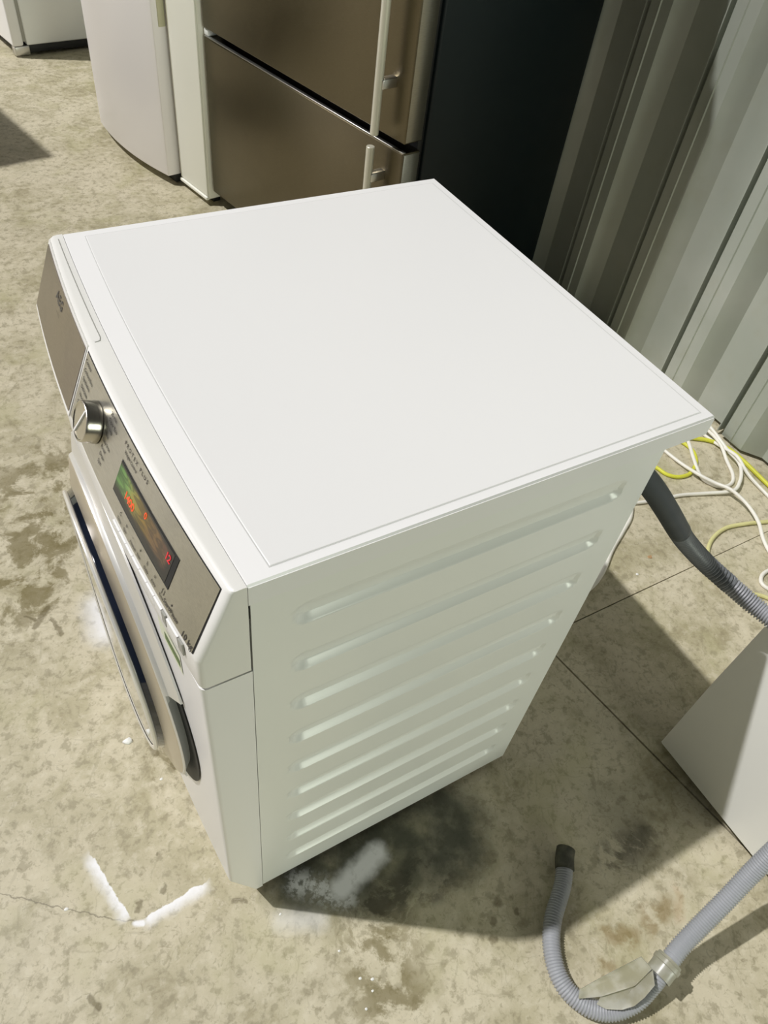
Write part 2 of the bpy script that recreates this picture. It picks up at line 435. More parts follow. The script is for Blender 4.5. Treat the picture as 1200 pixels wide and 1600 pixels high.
slab([(ax1+gA, ay1), (1.80, ay1), (1.80, 0.1854), (ax0+gA, 0.1852)], [(0, 1, 2, 3)])
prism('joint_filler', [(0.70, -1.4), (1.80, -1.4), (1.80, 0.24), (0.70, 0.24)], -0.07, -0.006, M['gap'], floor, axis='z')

def wall():
    P = 0.2555; prof = []
    y = 0.775+P*18
    X = 1.722
    while y > -1.4:
        # going towards lower y: steep rise at the groove, raised flat with a bead, long slope back to the recessed flat
        prof += [(X, y+0.010), (X-0.036, y+0.004), (X-0.036, y+0.001), (X-0.014, y), (X-0.014, y-0.014), (X-0.036, y-0.015), (X-0.036, y-0.045), (X-0.039, y-0.048), (X-0.036, y-0.051), (X-0.036, y-0.086), (X, y-0.136), (X, y-0.222), (X, y-0.2445)]
        y -= P
    vs = []; n = len(prof)
    for a, b in prof: vs.append((a, b, 0.012))
    for a, b in prof: vs.append((a, b, 3.4))
    for a, b in prof: vs.append((X+0.02, b, 0.012))
    for a, b in prof: vs.append((X+0.02, b, 3.4))
    fs = []
    for i in range(n-1):
        fs.append((i, i+1, i+1+n, i+n)); fs.append((i+2*n+1, i+2*n, i+3*n, i+3*n+1))
        fs.append((i+n, i+n+1, i+3*n+1, i+3*n)); fs.append((i, i+2*n, i+2*n+1, i+1))
    fs.append((0, n, 3*n, 2*n)); fs.append((n-1, 3*n-1, 4*n-1, 2*n-1))
    o = pyd('wall_right', vs, fs, M['wall']); o['kind'] = 'structure'; o['label'] = 'grey-green corrugated metal wall'
wall()

# ------------------------------------------------------------------ the washing machine in the middle
D_SIDE, H = 0.541, 0.85
wm = thing('washing_machine', 'large white front-loading washing machine with a steel control panel, in the centre', 'washing machine', (0, 0, 0))
def bow(y): return 1-((y-0.3)/0.3)**2
NV = Vector((-0.916, 0, 0.402))
def PS(y, s, off=0.0):
    b = bow(y); xb = -0.018*b; xt = 0.034-0.0155*b
    return Vector((xb+(xt-xb)*s, y, 0.7626+0.0854*s))+off*NV
def seam_x(y): return 0.050-0.0095*bow(y)

box('body', (0.0535, 0.012, 0.020), (D_SIDE, 0.588, 0.8185), M['enamel'], wm, 0.004)
def side_panel(sign):
    # pressed sheet with nine long horizontal beads
    x0, x1, z0, z1 = 0.0518, D_SIDE+0.001, 0.018, 0.8217
    nx, nz = 110, 800
    zb = [0.758, 0.672, 0.587, 0.502, 0.417, 0.332, 0.247, 0.162, 0.077]
    def dep(x, z):
        # pressed-in channel: flat sloping wall along its lower edge, floor running out upwards
        for b in zb:
            if not b-0.001 <= z <= b+0.037: continue
            cz = b+0.018; cx = min(max(x, 0.093+0.018), 0.503-0.018)
            e = 0.018-math.hypot(x-cx, z-cz)            # distance inside the outline
            if e <= 0: continue
            k = min(max((b+0.036-z)/0.028, 0.10), 1)
            return min(0.90*e-13.0*e*e if e < 0.009 else 0.0070, 0.0070*k)
        return 0.0
    vs = []; fs = []
    xs = [x0+(x1-x0)*i/nx for i in range(nx+1)]; zs = [z0+(z1-z0)*j/nz for j in range(nz+1)]
    y = 0.0006 if sign > 0 else 0.5994
    for z in zs:
        for x in xs: vs.append((x, y+sign*dep(x, z), z))
    w_ = nx+1
    for j in range(nz):
        for i in range(nx): fs.append((j*w_+i, j*w_+i+1, (j+1)*w_+i+1, (j+1)*w_+i))
    # returned edges
    k = len(vs); yb = y+sign*0.011
    vs += [(x0, yb, z0), (x1, yb, z0), (x1, yb, z1), (x0, yb, z1)]
    rim_b = [i for i in range(w_)]; rim_t = [nz*w_+i for i in range(w_)]
    rim_l = [j*w_ for j in range(nz+1)]; rim_r = [j*w_+nx for j in range(nz+1)]
    fs.append(tuple(rim_b+[k+1, k])); fs.append(tuple(rim_t+[k+2, k+3]))
    fs.append(tuple(rim_l+[k+3, k])); fs.append(tuple(rim_r+[k+2, k+1]))
    o = pyd('side_panel', vs, fs, M['side_enamel'], wm)
    return sharp(o, 22)
side_panel(1)
box('side_panel', (0.0525, 0.589, 0.018), (D_SIDE+0.001, 0.600, 0.819), M['enamel'], wm, 0.002)
box('back_panel', (D_SIDE+0.0005, 0.03, 0.05), (D_SIDE+0.006, 0.57, 0.80), M['enamel'], wm, 0.002)

# lower front: bowed sheet, kick recess at its foot
def yy(n, a=0.0, b=0.6): return [a+(b-a)*i/n for i in range(n+1)]
def bowed(name, prof_fn, mat, y0, y1, n=24, parent=wm, deg=35):
    rings = [[Vector(p) for p in prof_fn(y)] for y in yy(n, y0, y1)]
    return loft(name, rings, mat, parent, closed=True, caps=True, deg=deg)
def rnd(y, r=0.008):        # soft vertical corners at both ends
    e = min(y, 0.6-y)
    return 0.0 if e >= r else r-math.sqrt(max(0, r*r-(r-e)**2))
def ysamples(n, a=0.0, b=0.6, r=0.008):
    s = set(yy(n, a, b))
    for k in range(5):
        q = r*(1-math.cos(math.pi/2*k/4)); s.add(q); s.add(0.6-q)
    return sorted(v for v in s if a <= v <= b)
def bowedr(name, fn, mat, n=26, parent=wm, deg=35):
    return loft(name, [[Vector(p) for p in fn(y)] for y in ysamples(n)], mat, parent, deg=deg)
XB = 0.0508
def low_prof(y):
    x = -0.012*bow(y)+rnd(y, 0.006)
    return [(x, y, 0.7125), (x, y, 0.112), (x+0.036, y, 0.012), (XB, y, 0.012), (XB, y, 0.7125)]
bowedr('front_panel', low_prof, M['enamel'])
def fascia_prof(y):
    b = bow(y); r = rnd(y, 0.006)
    xb = -0.018*b+r; xt = 0.034-0.0155*b+r*0.6
    return [(xb+0.001, y, 0.7155), (xb, y, 0.7185), (xb, y, 0.7600), (xb+0.0006, y, 0.7635), (xt-0.0008, y, 0.8470), (xt+0.002, y, 0.8492), (xt+0.006, y, 0.8497), (seam_x(y)-0.0004, y, 0.8497), (max(seam_x(y)-0.0004, 0.0445), y, 0.7155)]
bowedr('control_fascia', fascia_prof, M['plastic_white'])
# worktop: slab and raised lid plate
def top_prof(y):
    x = seam_x(y)+0.0001; e = min(y, 0.6-y); dz = 0.0025 if e < 0.0008 else 0.0
    return [(x, y, 0.8225), (x, y, 0.8495-dz), (x+0.0015, y, 0.850-dz), (0.6035, y, 0.850-dz), (0.606, y, 0.848-dz), (0.606, y, 0.8225)]
ys_ = [0, 0.0006, 0.002]+yy(24, 0.01, 0.59)+[0.598, 0.5994, 0.6]
loft('worktop', [[Vector(p) for p in top_prof(y)] for y in ys_], M['enamel'], wm)
box('worktop_rail', (0.056, 0.004, 0.8192), (0.56, 0.596, 0.8224), M['enamel'], wm, 0.0005, 1)
def inset_outline(d):
    pts = []
    n = 20
    for i in range(n+1):
        y = 0.012+d+(0.573-2*d)*i/n
        pts.append((0.0755-0.0105*bow(y)+d, y))
    pts += [(0.592-d, 0.585-d), (0.592-d, 0.012+d)]
    return pts
def inset():
    # lid plate set in a shallow groove drawn as a proud lip
    rings = []
    for d, z in ((0.0, 0.8496), (0.0002, 0.8506), (0.0010, 0.8509)):
        rings.append([Vector((a, b, z)) for a, b in inset_outline(d)])
    loft('lid_plate', rings, M['enamel'], wm, deg=5)
    loft('lid_joint', [[Vector((a, b, 0.8497)) for a, b in inset_outline(-0.0012)], [Vector((a, b, 0.8502)) for a, b in inset_outline(-0.0010)], [Vector((a, b, 0.8502)) for a, b in inset_outline(0.0003)]], M['joint_grey'], wm, caps=False, deg=5)
inset()

# steel plates on the sloping panel
def plate(name, y0, y1, s0, s1, th, mat, parent, n=20, off0=0.0):
    vs = []; fs = []
    for k, off in enumerate((off0, off0+th)):
        for y in yy(n, y0, y1):
            vs += [PS(y, s0, off), PS(y, s1, off)]
    m_ = 2*(n+1)
    for i in range(n):
        a = 2*i; fs += [(a, a+1, a+3, a+2), (m_+a, m_+a+2, m_+a+3, m_+a+1), (a, a+2, m_+a+2, m_+a), (a+1, m_+a+1, m_+a+3, a+3)]
    fs += [(0, m_, m_+1, 1), (2*n, 2*n+1, m_+2*n+1, m_+2*n)]
    o = pyd(name, vs, fs, mat, parent)
    o.data.uv_layers.new(name='UVMap')
    uv = o.data.uv_layers[0].data
    for lp in o.data.loops:
        v = o.data.vertices[lp.vertex_index].co
        # invert: u along y (1 at low y), v along slope
        s = (v.z-off0*NV.z-0.7626)/0.0854
        uv[lp.index].uv = ((y1-v.y)/(y1-y0), (s-s0)/(s1-s0))
    return sharp(o, 35)
plate('panel_edge_line', 0.0100, 0.3610, 0.035, 0.965, 0.0006, M['gap'], wm)  # thin dark line round the edge of the control panel
plate('control_panel', 0.0112, 0.3600, 0.045, 0.955, 0.0012, M['steel_panel'], wm)
drw = plate('detergent_drawer', 0.3650, 0.5950, -0.02, 1.0, 0.0012, M['plastic_white'], wm)
plate('drawer_plate', 0.3675, 0.5900, 0.045, 0.955, 0.0010, M['steel_drawer'], drw, off0=0.0013)
# groove of the drawer in the top edge
def drawer_top():
    pts = [Vector((seam_x(y)-0.0070, y, 0.84985)) for y in yy(14, 0.372, 0.592)]
    pts = [Vector((0.0265, 0.3665, 0.84985)), Vector((0.0315, 0.3668, 0.84985))]+pts
    tube('drawer_seam', pts, 0.0006, M['greybtn'], wm, step=0.006, sides=6)
drawer_top()

# display
disp = plate('display', 0.0715, 0.2130, 0.255, 0.672, 0.0004, M['black'], wm, off0=0.0013)
plate('screen', 0.0790, 0.2125, 0.275, 0.655, 0.0002, M['screen'], disp, n=12, off0=0.0018)
# lettering on the panel
def place_text(name, body, y, s, size, mat, parent, off=0.0016, spacing=1.0, th=0.0002, xs=1.0):
    cu = bpy.data.curves.new('t', 'FONT'); cu.body = body; cu.size = size; cu.space_character = spacing; cu.extrude = 0.0; cu.offset = 0.018*size; cu.resolution_u = 2
    tmp = bpy.data.objects.new('t', cu); COL.objects.link(tmp)
    dg = bpy.context.evaluated_depsgraph_get(); dg.update()
    me = bpy.data.meshes.new_from_object(tmp.evaluated_get(dg))
    bpy.data.objects.remove(tmp); bpy.data.curves.remove(cu)
    me.materials.clear()
    for v in me.vertices:
        q = PS(y-v.co.x*xs, s+v.co.y/0.0933, off); v.co = q
    me.name = name
    return link(name, me, mat, parent)
place_text('lettering', 'PROTEX PLUS', 0.2190, 0.835, 0.0062, M['ink'], wm, spacing=1.75)
place_text('lettering', 'Weight Control', 0.2140, 0.755, 0.0052, M['greyink'], wm, spacing=0.95)
place_text('lettering', 'AEG', 0.502, 0.735, 0.0170, M['ink'], drw, off=0.0028, spacing=1.15)
place_text('lettering', '______', 0.488, 0.64, 0.0050, M['greyink'], drw, off=0.0028, spacing=1.2)
place_text('lettering', '10 kg', 0.0330, 0.055, 0.0095, M['ink'], wm)
place_text('lettering', 'Start/Pause', 0.0720, 0.085, 0.0066, M['ink'], wm)
place_text('lettering', '1400', 0.1880, 0.385, 0.0135, M['led'], disp, off=0.0024, spacing=0.9)
place_text('lettering', '0', 0.1440, 0.525, 0.0110, M['led'], disp, off=0.0024)
place_text('lettering', '12', 0.0925, 0.505, 0.0120, M['led2'], disp, off=0.0024, spacing=0.85)
yb = 0.178
for i, (wd, ic) in enumerate((('Temp.', 'C'), ('Spin', 'o'), ('Prewash', '-'), ('Stain', '+'), ('Delay', 'h'), ('Extra', '='), ('Time', '[ ]'))):
    place_text('lettering', wd, 0.1885-i*0.0178, 0.075, 0.0044, M['greyink'], wm)
    place_text('lettering', ic, 0.1860-i*0.0178, 0.150, 0.0060, M['greyink'], wm)
# programme names round the dial
for i, wd in enumerate(('Cottons', 'Cottons Eco', 'Synthetics', 'Delicates', 'Wool/Silk', 'Duvet')):
    place_text('lettering', wd, 0.3560-0.0015*i+abs(i-2)*0.001, 0.84-i*0.105, 0.0062, M['greyink'], wm)
for i, wd in enumerate(('20 min', 'Super Eco', 'Sports', 'Jeans', 'Easy Iron', 'Rinse', 'Drain', 'Spin')):
    place_text('lettering', wd, 0.2660-0.001*abs(i-3), 0.86-i*0.092, 0.0060, M['greyink'], wm)
# indicator dot next to the start button
place_text('lettering', '.', 0.0600, 0.165, 0.0150, M['ink'], wm)

# rotary knob
def knob(yc, sc):
    base = PS(yc, sc, 0.0026); n = NV.normalized(); a = Vector((0, 1, 0)); b = n.cross(a).normalized()
    def ring(r, h, k=40): return [base+n*h+(a*math.cos(2*math.pi*i/k)+b*math.sin(2*math.pi*i/k))*r for i in range(k)]
    kb = loft('knob', [ring(0.0228, -0.0008), ring(0.0230, 0.0012), ring(0.0224, 0.0030), ring(0.0221, 0.0125), ring(0.0212, 0.0148), ring(0.0198, 0.0152), ring(0.0188, 0.0144), ring(0.005, 0.0140)], M['knob_side'], wm, deg=30)
    # pointer bar across the cap
    d = (a*0.35+b*0.94).normalized(); e = n.cross(d)
    vs = []
    for h in (0.0139, 0.0157):
        for s_, t_ in ((-0.0185, -0.0010), (0.0185, -0.0010), (0.0185, 0.0010), (-0.0185, 0.0010)): vs.append(base+n*h+d*s_+e*t_)
    pyd('pointer', vs, [(0, 1, 2, 3), (4, 5, 6, 7), (0, 1, 5, 4), (1, 2, 6, 5), (2, 3, 7, 6), (3, 0, 4, 7)], M['button'], kb)
knob(0.2920, 0.508)

# touch keys on the lip under the panel
def key(y0, y1, mat):
    n = 3; vs = []; fs = []
    for k, off in enumerate((0.0002, 0.0022)):
        for y in yy(n, y0, y1):
            x = -0.018*bow(y)-off; vs += [(x, y, 0.7405), (x, y, 0.7590)]
    m_ = 2*(n+1)
    for i in range(n):
        a = 2*i; fs += [(a, a+1, a+3, a+2), (m_+a, m_+a+2, m_+a+3, m_+a+1), (a, a+2, m_+a+2, m_+a), (a+1, m_+a+1, m_+a+3, a+3)]
    fs += [(0, m_, m_+1, 1), (2*n, 2*n+1, m_+2*n+1, m_+2*n)]
    pyd('key', vs, fs, mat, wm)
for i in range(7): key(0.0715+i*0.0180, 0.0715+i*0.0180+0.0172, M['button'])
key(0.0630, 0.0705, M['greybtn']); key(0.0370, 0.0600, M['button']); key(0.0270, 0.0355, M['greybtn'])
# energy label sticker on the front under the seam
def sticker():
    vs = []; fs = []
    for y in yy(6, 0.050, 0.108):
        x = -0.012*bow(y)-0.0006; vs += [(x, y, 0.668), (x, y, 0.7045)]
    for i in range(6): fs.append((2*i, 2*i+1, 2*i+3, 2*i+2))
    o = pyd('sticker', vs, fs, M['sticker'], wm); o['label'] = 'green and white sticker'
    vs = []; fs = []
    for y in yy(6, 0.053, 0.092):
        x = -0.012*bow(y)-0.0010; vs += [(x, y, 0.678), (x, y, 0.692)]
    for i in range(6): fs.append((2*i, 2*i+1, 2*i+3, 2*i+2))
    pyd('print', vs, fs, M['green'], o)
sticker()

# door: bowed ring, black grip recess, bowl glass with chrome rim
DC = (0.30, 0.450)
def dring(r, xoff, bb=0.014, k=128, bite=0.0):
    pts = []
    for i in range(k):
        a = 2*math.pi*i/k
        rr = r
        if bite and 2.66 < a < 3.95: rr = r-bite
        y = DC[0]+rr*math.cos(a); z = DC[1]+rr*math.sin(a)
        pts.append(Vector((xoff-bb*bow(y), y, z)))
    return pts
door = bpy.data.objects.new('door', None); COL.objects.link(door); door.parent = wm
loft('door_ring', [dring(0.224, 0.000, bite=0.006), dring(0.2605, -0.0005, bite=0.040), dring(0.2600, -0.0030, bite=0.038), dring(0.2345, -0.0090, bite=0.006), dring(0.2330, -0.0125), dring(0.2312, -0.0141), dring(0.2295, -0.0144)], M['door_silver'], door, caps=False, deg=30)
loft('front_ring', [dring(0.2300, -0.0138), dring(0.2285, -0.0150), dring(0.2260, -0.0155), dring(0.192, -0.0225), dring(0.1895, -0.0222)], M['ring_metal'], door, caps=False, deg=30)
loft('grip_recess', [dring(0.20, 0.0002), dring(0.2480, -0.0004), dring(0.2475, -0.0014), dring(0.20, -0.0018)], M['black'], door, caps=False)
loft('door_glass', [dring(0.1905, -0.0200), dring(0.1885, -0.0236), dring(0.1850, -0.0300)], M['glass'], door, caps=False, deg=50)
loft('chrome_rim', [dring(0.1842, -0.0286), dring(0.1872, -0.0300), dring(0.1884, -0.0322), dring(0.1874, -0.0344), dring(0.1842, -0.0354), dring(0.1805, -0.0335)], M['rim'], door, caps=False, deg=50)
loft('door_bowl', [dring(0.1812, -0.0330), dring(0.12, -0.033), dring(0.05, -0.033), dring(0.002, -0.033)], M['glass'], door, caps=False, deg=50)
# feet
for x in (0.09, 0.50):
    for y in (0.06, 0.54):
        a = [[Vector((x+r*math.cos(t*math.pi/8), y+r*math.sin(t*math.pi/8), z)) for t in range(16)] for r, z in ((0.022, 0.0), (0.022, 0.010), (0.012, 0.012), (0.012, 0.0205))]
        loft('foot', a, M['black'], wm)
# small black slot at the corner of the worktop
box('corner_clip', (0.0500, 0.0018, 0.7990), (0.0545, 0.0105, 0.8150), M['black'], wm, 0.0008, 1)

# ------------------------------------------------------------------ steel fridge-freezer behind
def axes(u): return math.atan2(u[1], u[0])
# local frame: +x along the front (to the right), +y depth away from viewer: rotate so local x = (0.198,-0.980)
def local_thing(name, label, cat, origin, u):
    o = thing(name, label, cat, (origin[0], origin[1], 0), axes(u)); return o
fr = local_thing('fridge_freezer', 'tall two-door stainless steel fridge-freezer with dark side panel and vertical bar handles', 'fridge', (0.809, 2.218), (0.198, -0.980))
W = 0.945; HF = 1.86; ZS = 0.565
# local y positive = towards +(0.980,0.198) : depth
box('body', (0.008, 0.078, 0.03), (W, 0.70, HF-0.02), M['charcoal'], fr, 0.006)
box('gasket', (0.015, 0.060, 0.05), (W-0.012, 0.0795, HF-0.03), M['black'], fr, 0.002)
def fdoor(z0, z1):
    d = box('door', (0.0, 0.0, z0), (W, 0.060, z1), M['steel_fridge'], fr, 0.004, 3)
    return d
dl = fdoor(0.055, 0.552); du = fdoor(0.575, HF)
for d, z0, z1 in ((dl, 0.055, 0.552), (du, 0.575, HF)):
    box('door_edge', (W-0.001, 0.004, z0+0.004), (W+0.0012, 0.058, z1-0.004), M['steel_fridge_side'], d, 0.0005, 1)
box('door_trim', (0.002, 0.0005, 0.5515), (W-0.002, 0.012, 0.5545), M['satin'], dl, 0.0008, 1)
box('hinge', (-0.004, 0.004, 0.5545), (0.020, 0.05, 0.5735), M['old_white'], fr, 0.003)
def bar(x, z0, z1, brackets):
    d = dl if z1 < ZS+0.02 else du
    r = 0.011
    rings = [[Vector((x+rr*math.cos(t*math.pi/10), -0.045+rr*math.sin(t*math.pi/10), z)) for t in range(20)] for rr, z in ((r*0.9, z0), (r, z0+0.001), (r, z1-0.001), (r*0.9, z1))]
    h = loft('handle', rings, M['handle'], d)
    for zb in brackets:
        box('handle_bracket', (x+0.004-0.010, -0.045, zb-0.022), (x+0.016, 0.002, zb+0.002), M['satin'], h, 0.003)
bar(0.878, 0.585, 1.35, (0.715, 1.25)); bar(0.869, 0.12, 0.553, (0.485, 0.19))
for x in (0.06, W-0.06): box('foot', (x-0.02, 0.09, 0.0), (x+0.02, 0.13, 0.032), M['black'], fr, 0.003)
for x in (0.06, W-0.06): box('foot', (x-0.02, 0.60, 0.0), (x+0.02, 0.64, 0.032), M['black'], fr, 0.003)

# ------------------------------------------------------------------ narrow white appliance beside it
nw = local_thing('narrow_cabinet', 'narrow plain white upright cabinet between the white freezer and the steel fridge', 'cabinet', (0.755, 2.409), (0.198, -0.980))
box('body', (0.0, 0.004, 0.022), (0.186, 0.56, 1.75), M['warm_white'], nw, 0.004)
box('front_panel', (0.002, -0.003, 0.034), (0.184, 0.0045, 1.745), M['warm_white'], nw, 0.003, 3)
box('bottom_lip', (0.001, -0.008, 0.020), (0.185, 0.006, 0.032), M['warm_white'], nw, 0.003, 3)
for x in (0.03, 0.155): box('foot', (x-0.015, 0.03, 0.0), (x+0.015, 0.06, 0.0235), M['black'], nw, 0.002)
for x in (0.03, 0.155): box('foot', (x-0.015, 0.50, 0.0), (x+0.015, 0.53, 0.0235), M['black'], nw, 0.002)

# ------------------------------------------------------------------ white upright freezer
wf = local_thing('upright_freezer', 'tall white upright freezer with curved door and cream side grip', 'freezer', (0.605, 2.943), (0.192, -0.981))
Wf = 0.537
box('body', (0.004, 0.072, 0.040), (Wf-0.004, 0.62, 1.70), M['old_white'], wf, 0.006)
box('gasket', (0.012, 0.056, 0.055), (Wf-0.012, 0.0735, 1.68), M['greybtn'], wf, 0.002)
def curved_door():
    n = 24; out = []
    for i in range(n+1):
        x = Wf*i/n; q = 2*i/n-1
        y = -0.030*(1-q*q)
        out.append((x, y))
    prof = out+[(Wf, 0.052), (Wf-0.004, 0.057), (0.004, 0.057), (0, 0.052)]
    return prism('door', prof, 0.035, 1.70, M['cool_white'], wf, bev=0.003, axis='z')
cd = curved_door()
def grip():
    prof = [(Wf-0.0005, 0.020), (Wf+0.004, 0.022), (Wf+0.004, 0.045), (Wf-0.0005, 0.047)]
    prism('grip', prof, 0.520, 0.95, M['handle_cream'], cd, bev=0.0018, axis='z')
grip()
box('plinth', (0.01, 0.03, 0.004), (Wf-0.004, 0.60, 0.0405), M['black'], wf, 0.003)

# ------------------------------------------------------------------ white appliance at the far left
fa = local_thing('corner_fridge', 'white fridge in the far left corner, its door edge and side panel showing', 'fridge', (0.36, 4.35), (0.165, -0.986))
WfA = 0.55
box('body', (0.002, 0.066, 0.045), (WfA-0.004, 0.66, 1.65), M['old_white'], fa, 0.006)
box('gasket', (0.012, 0.050, 0.06), (WfA-0.010, 0.067, 1.64), M['greybtn'], fa, 0.002)
box('door', (0, 0, 0.045), (WfA, 0.051, 1.65), M['enamel'], fa, 0.010, 3)
box('plinth', (0.02, 0.03, 0.012), (WfA-0.012, 0.64, 0.046), M['black'], fa, 0.002)
hg = box('hinge', (WfA-0.045, 0.006, 0.006), (WfA-0.004, 0.075, 0.044), M['satin'], fa, 0.004)
for y in (0.05, 0.58):
    for x in (0.05, WfA-0.05): box('foot', (x-0.018, y, 0.0), (x+0.018, y+0.03, 0.013), M['black'], fa, 0.002)

# ------------------------------------------------------------------ white appliance at the right edge
ra = thing('white_appliance', 'white appliance cut off by the right edge, with a hose lying across its corner', 'appliance', (0.843, -0.12, 0))
def right_app():
    # corner pulled back above a crease that starts 0.28 m up; plan section varies with height
    x1, y1 = 0.60, -0.58
    rings = []
    for z in [0.016, 0.020]+[0.04+0.04*i for i in range(21)]+[0.846, 0.85]:
        k = min(max((z-0.26)/0.20, 0), 1); c = 0.004+0.028*k**0.8
        d = 0.004 if z in (0.016, 0.85) else 0.0
        pts = [(d, -c*1.0-d), (d, y1+0.012+d), (0.004+d, y1+0.003+d), (0.012+d, y1+d), (x1-d, y1+d), (x1-d, -d), (c*0.55+d, -d), (c*0.30+d, -c*0.30-d)]
        rings.append([Vector((a, b, z)) for a, b in pts])
    return loft('body', rings, M['box_white'], ra, deg=25)
right_app()
for x in (0.06, 0.54):
    for y in (-0.06, -0.52):
        loft('foot', [[Vector((x+r*math.cos(t*math.pi/8), y+r*math.sin(t*math.pi/8), z)) for t in range(16)] for r, z in ((0.022, 0.0), (0.022, 0.010), (0.012, 0.012), (0.012, 0.0165))], M['black'], ra)
box('worktop', (-0.004, -0.586, 0.8505), (0.606, 0.006, 0.875), M['enamel'], ra, 0.004)

# ------------------------------------------------------------------ hoses
uh = thing('drain_hose', 'grey corrugated hose with a dark cuff, arching from behind the washing machine', 'hose', (0.548, 0.03, 0.72))
O1 = Vector((0.548, 0.03, 0.72))
path = [Vector(q) for q in ((0.5495, 0.034, 0.765), (0.585, 0.018, 0.728), (0.625, 0.006, 0.680), (0.668, 0.000, 0.628), (0.705, -0.004, 0.585), (0.760, -0.022, 0.528), (0.792, -0.060, 0.500), (0.812, -0.115, 0.488), (0.818, -0.180, 0.500), (0.816, -0.25, 0.55), (0.812, -0.32, 0.62), (0.814, -0.40, 0.70), (0.83, -0.45, 0.82), (0.86, -0.46, 0.90), (0.92, -0.45, 0.912))]
path = [q-O1 for q in path]
tube('cuff', path[:4]+[path[3].lerp(path[4], 0.35)], 0.0155, M['cuff'], uh, step=0.01, sides=20)
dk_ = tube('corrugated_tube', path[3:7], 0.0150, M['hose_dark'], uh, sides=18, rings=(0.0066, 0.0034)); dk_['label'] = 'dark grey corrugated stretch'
tube('corrugated_tube', [path[6].lerp(path[5], 0.1)]+path[6:], 0.0148, M['hose'], uh, sides=18, rings=(0.0046, 0.0030))

lh = thing('drain_hose', 'grey corrugated hose curling on the floor, held in a milky plastic guide', 'hose', (0.47, -0.36, 0))
O2 = Vector((0.47, -0.36, 0))
lp = [Vector(q) for q in ((0.530, -0.205, 0.017), (0.506, -0.232, 0.017), (0.482, -0.250, 0.017), (0.456, -0.268, 0.017), (0.434, -0.290, 0.017), (0.419, -0.314, 0.017), (0.410, -0.343, 0.017), (0.413, -0.371, 0.017), (0.429, -0.399, 0.018), (0.455, -0.418, 0.022), (0.487, -0.425, 0.035), (0.515, -0.420, 0.056), (0.545, -0.410, 0.082), (0.575, -0.402, 0.092), (0.607, -0.396, 0.108), (0.66, -0.386, 0.150), (0.71, -0.375, 0.195), (0.755, -0.366, 0.26), (0.79, -0.362, 0.36), (0.805, -0.36, 0.50), (0.81, -0.37, 0.62))]
lp = [q-O2 for q in lp]
tube('corrugated_tube', lp, 0.0150, M['hose'], lh, sides=18, rings=(0.0044, 0.0018))
# torn dark rubber end
tube('rubber_end', [q-O2 for q in (Vector((0.520, -0.2185, 0.017)), Vector((0.532, -0.203, 0.017)), Vector((0.546, -0.190, 0.016)))], 0.0165, M['dirty'], lh, step=0.006, sides=16)
def guide():
    # two milky walls cupping the hose, joined under it, and a round collar at the high end
    def wall_(name, P, par, th=0.0024):
        P = [Vector(q) for q in P]; c = sum(P, Vector())/len(P)
        nn = Vector()
        for i in range(len(P)): nn += (P[i]-c).cross(P[(i+1) % len(P)]-c)
        nn.normalize()
        # densify the outline and puff the middle a little so that the wall is dished
        ring = []
        for i in range(len(P)):
            for k in range(4): ring.append(P[i].lerp(P[(i+1) % len(P)], k/4))
        n = len(ring); vs = []; fs = []
        for side in (0, 1):
            for f, d in ((1.0, 0), (0.7, 0.0030), (0.35, 0.0048)):
                for q in ring: vs.append(c+(q-c)*f+nn*(d+side*th))
            vs.append(c+nn*(0.0055+side*th))
        S = 3*n+1
        for side in (0, 1):
            o_ = side*S
            for r in range(2):
                for j in range(n):
                    k = (j+1) % n; fs.append((o_+r*n+j, o_+r*n+k, o_+(r+1)*n+k, o_+(r+1)*n+j))
            for j in range(n): fs.append((o_+2*n+j, o_+2*n+(j+1) % n, o_+3*n))
        for j in range(n):
            k = (j+1) % n; fs.append((j, k, S+k, S+j))
        return sharp(pyd(name, vs, fs, M['milky'], par), 40)
    near = [(0.5044, -0.4202, 0.096), (0.4874, -0.4255, 0.078), (0.4737, -0.4271, 0.06), (0.4584, -0.4225, 0.048), (0.44, -0.4102, 0.04), (0.4322, -0.398, 0.037), (0.4421, -0.3926, 0.046), (0.487, -0.4059, 0.075), (0.5117, -0.4033, 0.105)]
    far = [(0.4449, -0.372, 0.056), (0.5055, -0.3804, 0.112), (0.5113, -0.4004, 0.106), (0.4866, -0.4059, 0.076), (0.4417, -0.3925, 0.047), (0.4137, -0.378, 0.034), (0.4187, -0.3697, 0.042)]
    g_ = wall_('hose_guide', far, lh, -0.0024)
    g_['label'] = 'milky plastic hose guide'
    wall_('guide_wall', near, g_)
    C = spline([Vector(q) for q in ((0.480, -0.420, 0.040), (0.515, -0.416, 0.066), (0.530, -0.4125, 0.080), (0.5455, -0.4085, 0.0865))], 0.006)
    Fm = frames(C)
    T = Fm[-1][0]; cc = C[-1]; sd = T.cross(Vector((0, 0, 1))).normalized(); uv_ = sd.cross(T)
    def rg(r, h): return [cc+T*h+(sd*math.cos(2*math.pi*k/28)+uv_*math.sin(2*math.pi*k/28))*r for k in range(28)]
    loft('collar', [rg(0.0165, -0.018), rg(0.0200, -0.018), rg(0.0200, -0.004), rg(0.0205, 0.0), rg(0.0220, 0.001), rg(0.0220, 0.008), rg(0.0200, 0.009), rg(0.0195, 0.013), rg(0.0165, 0.013)], M['milky'], g_, caps=False)
    g_.location = -O2
guide()

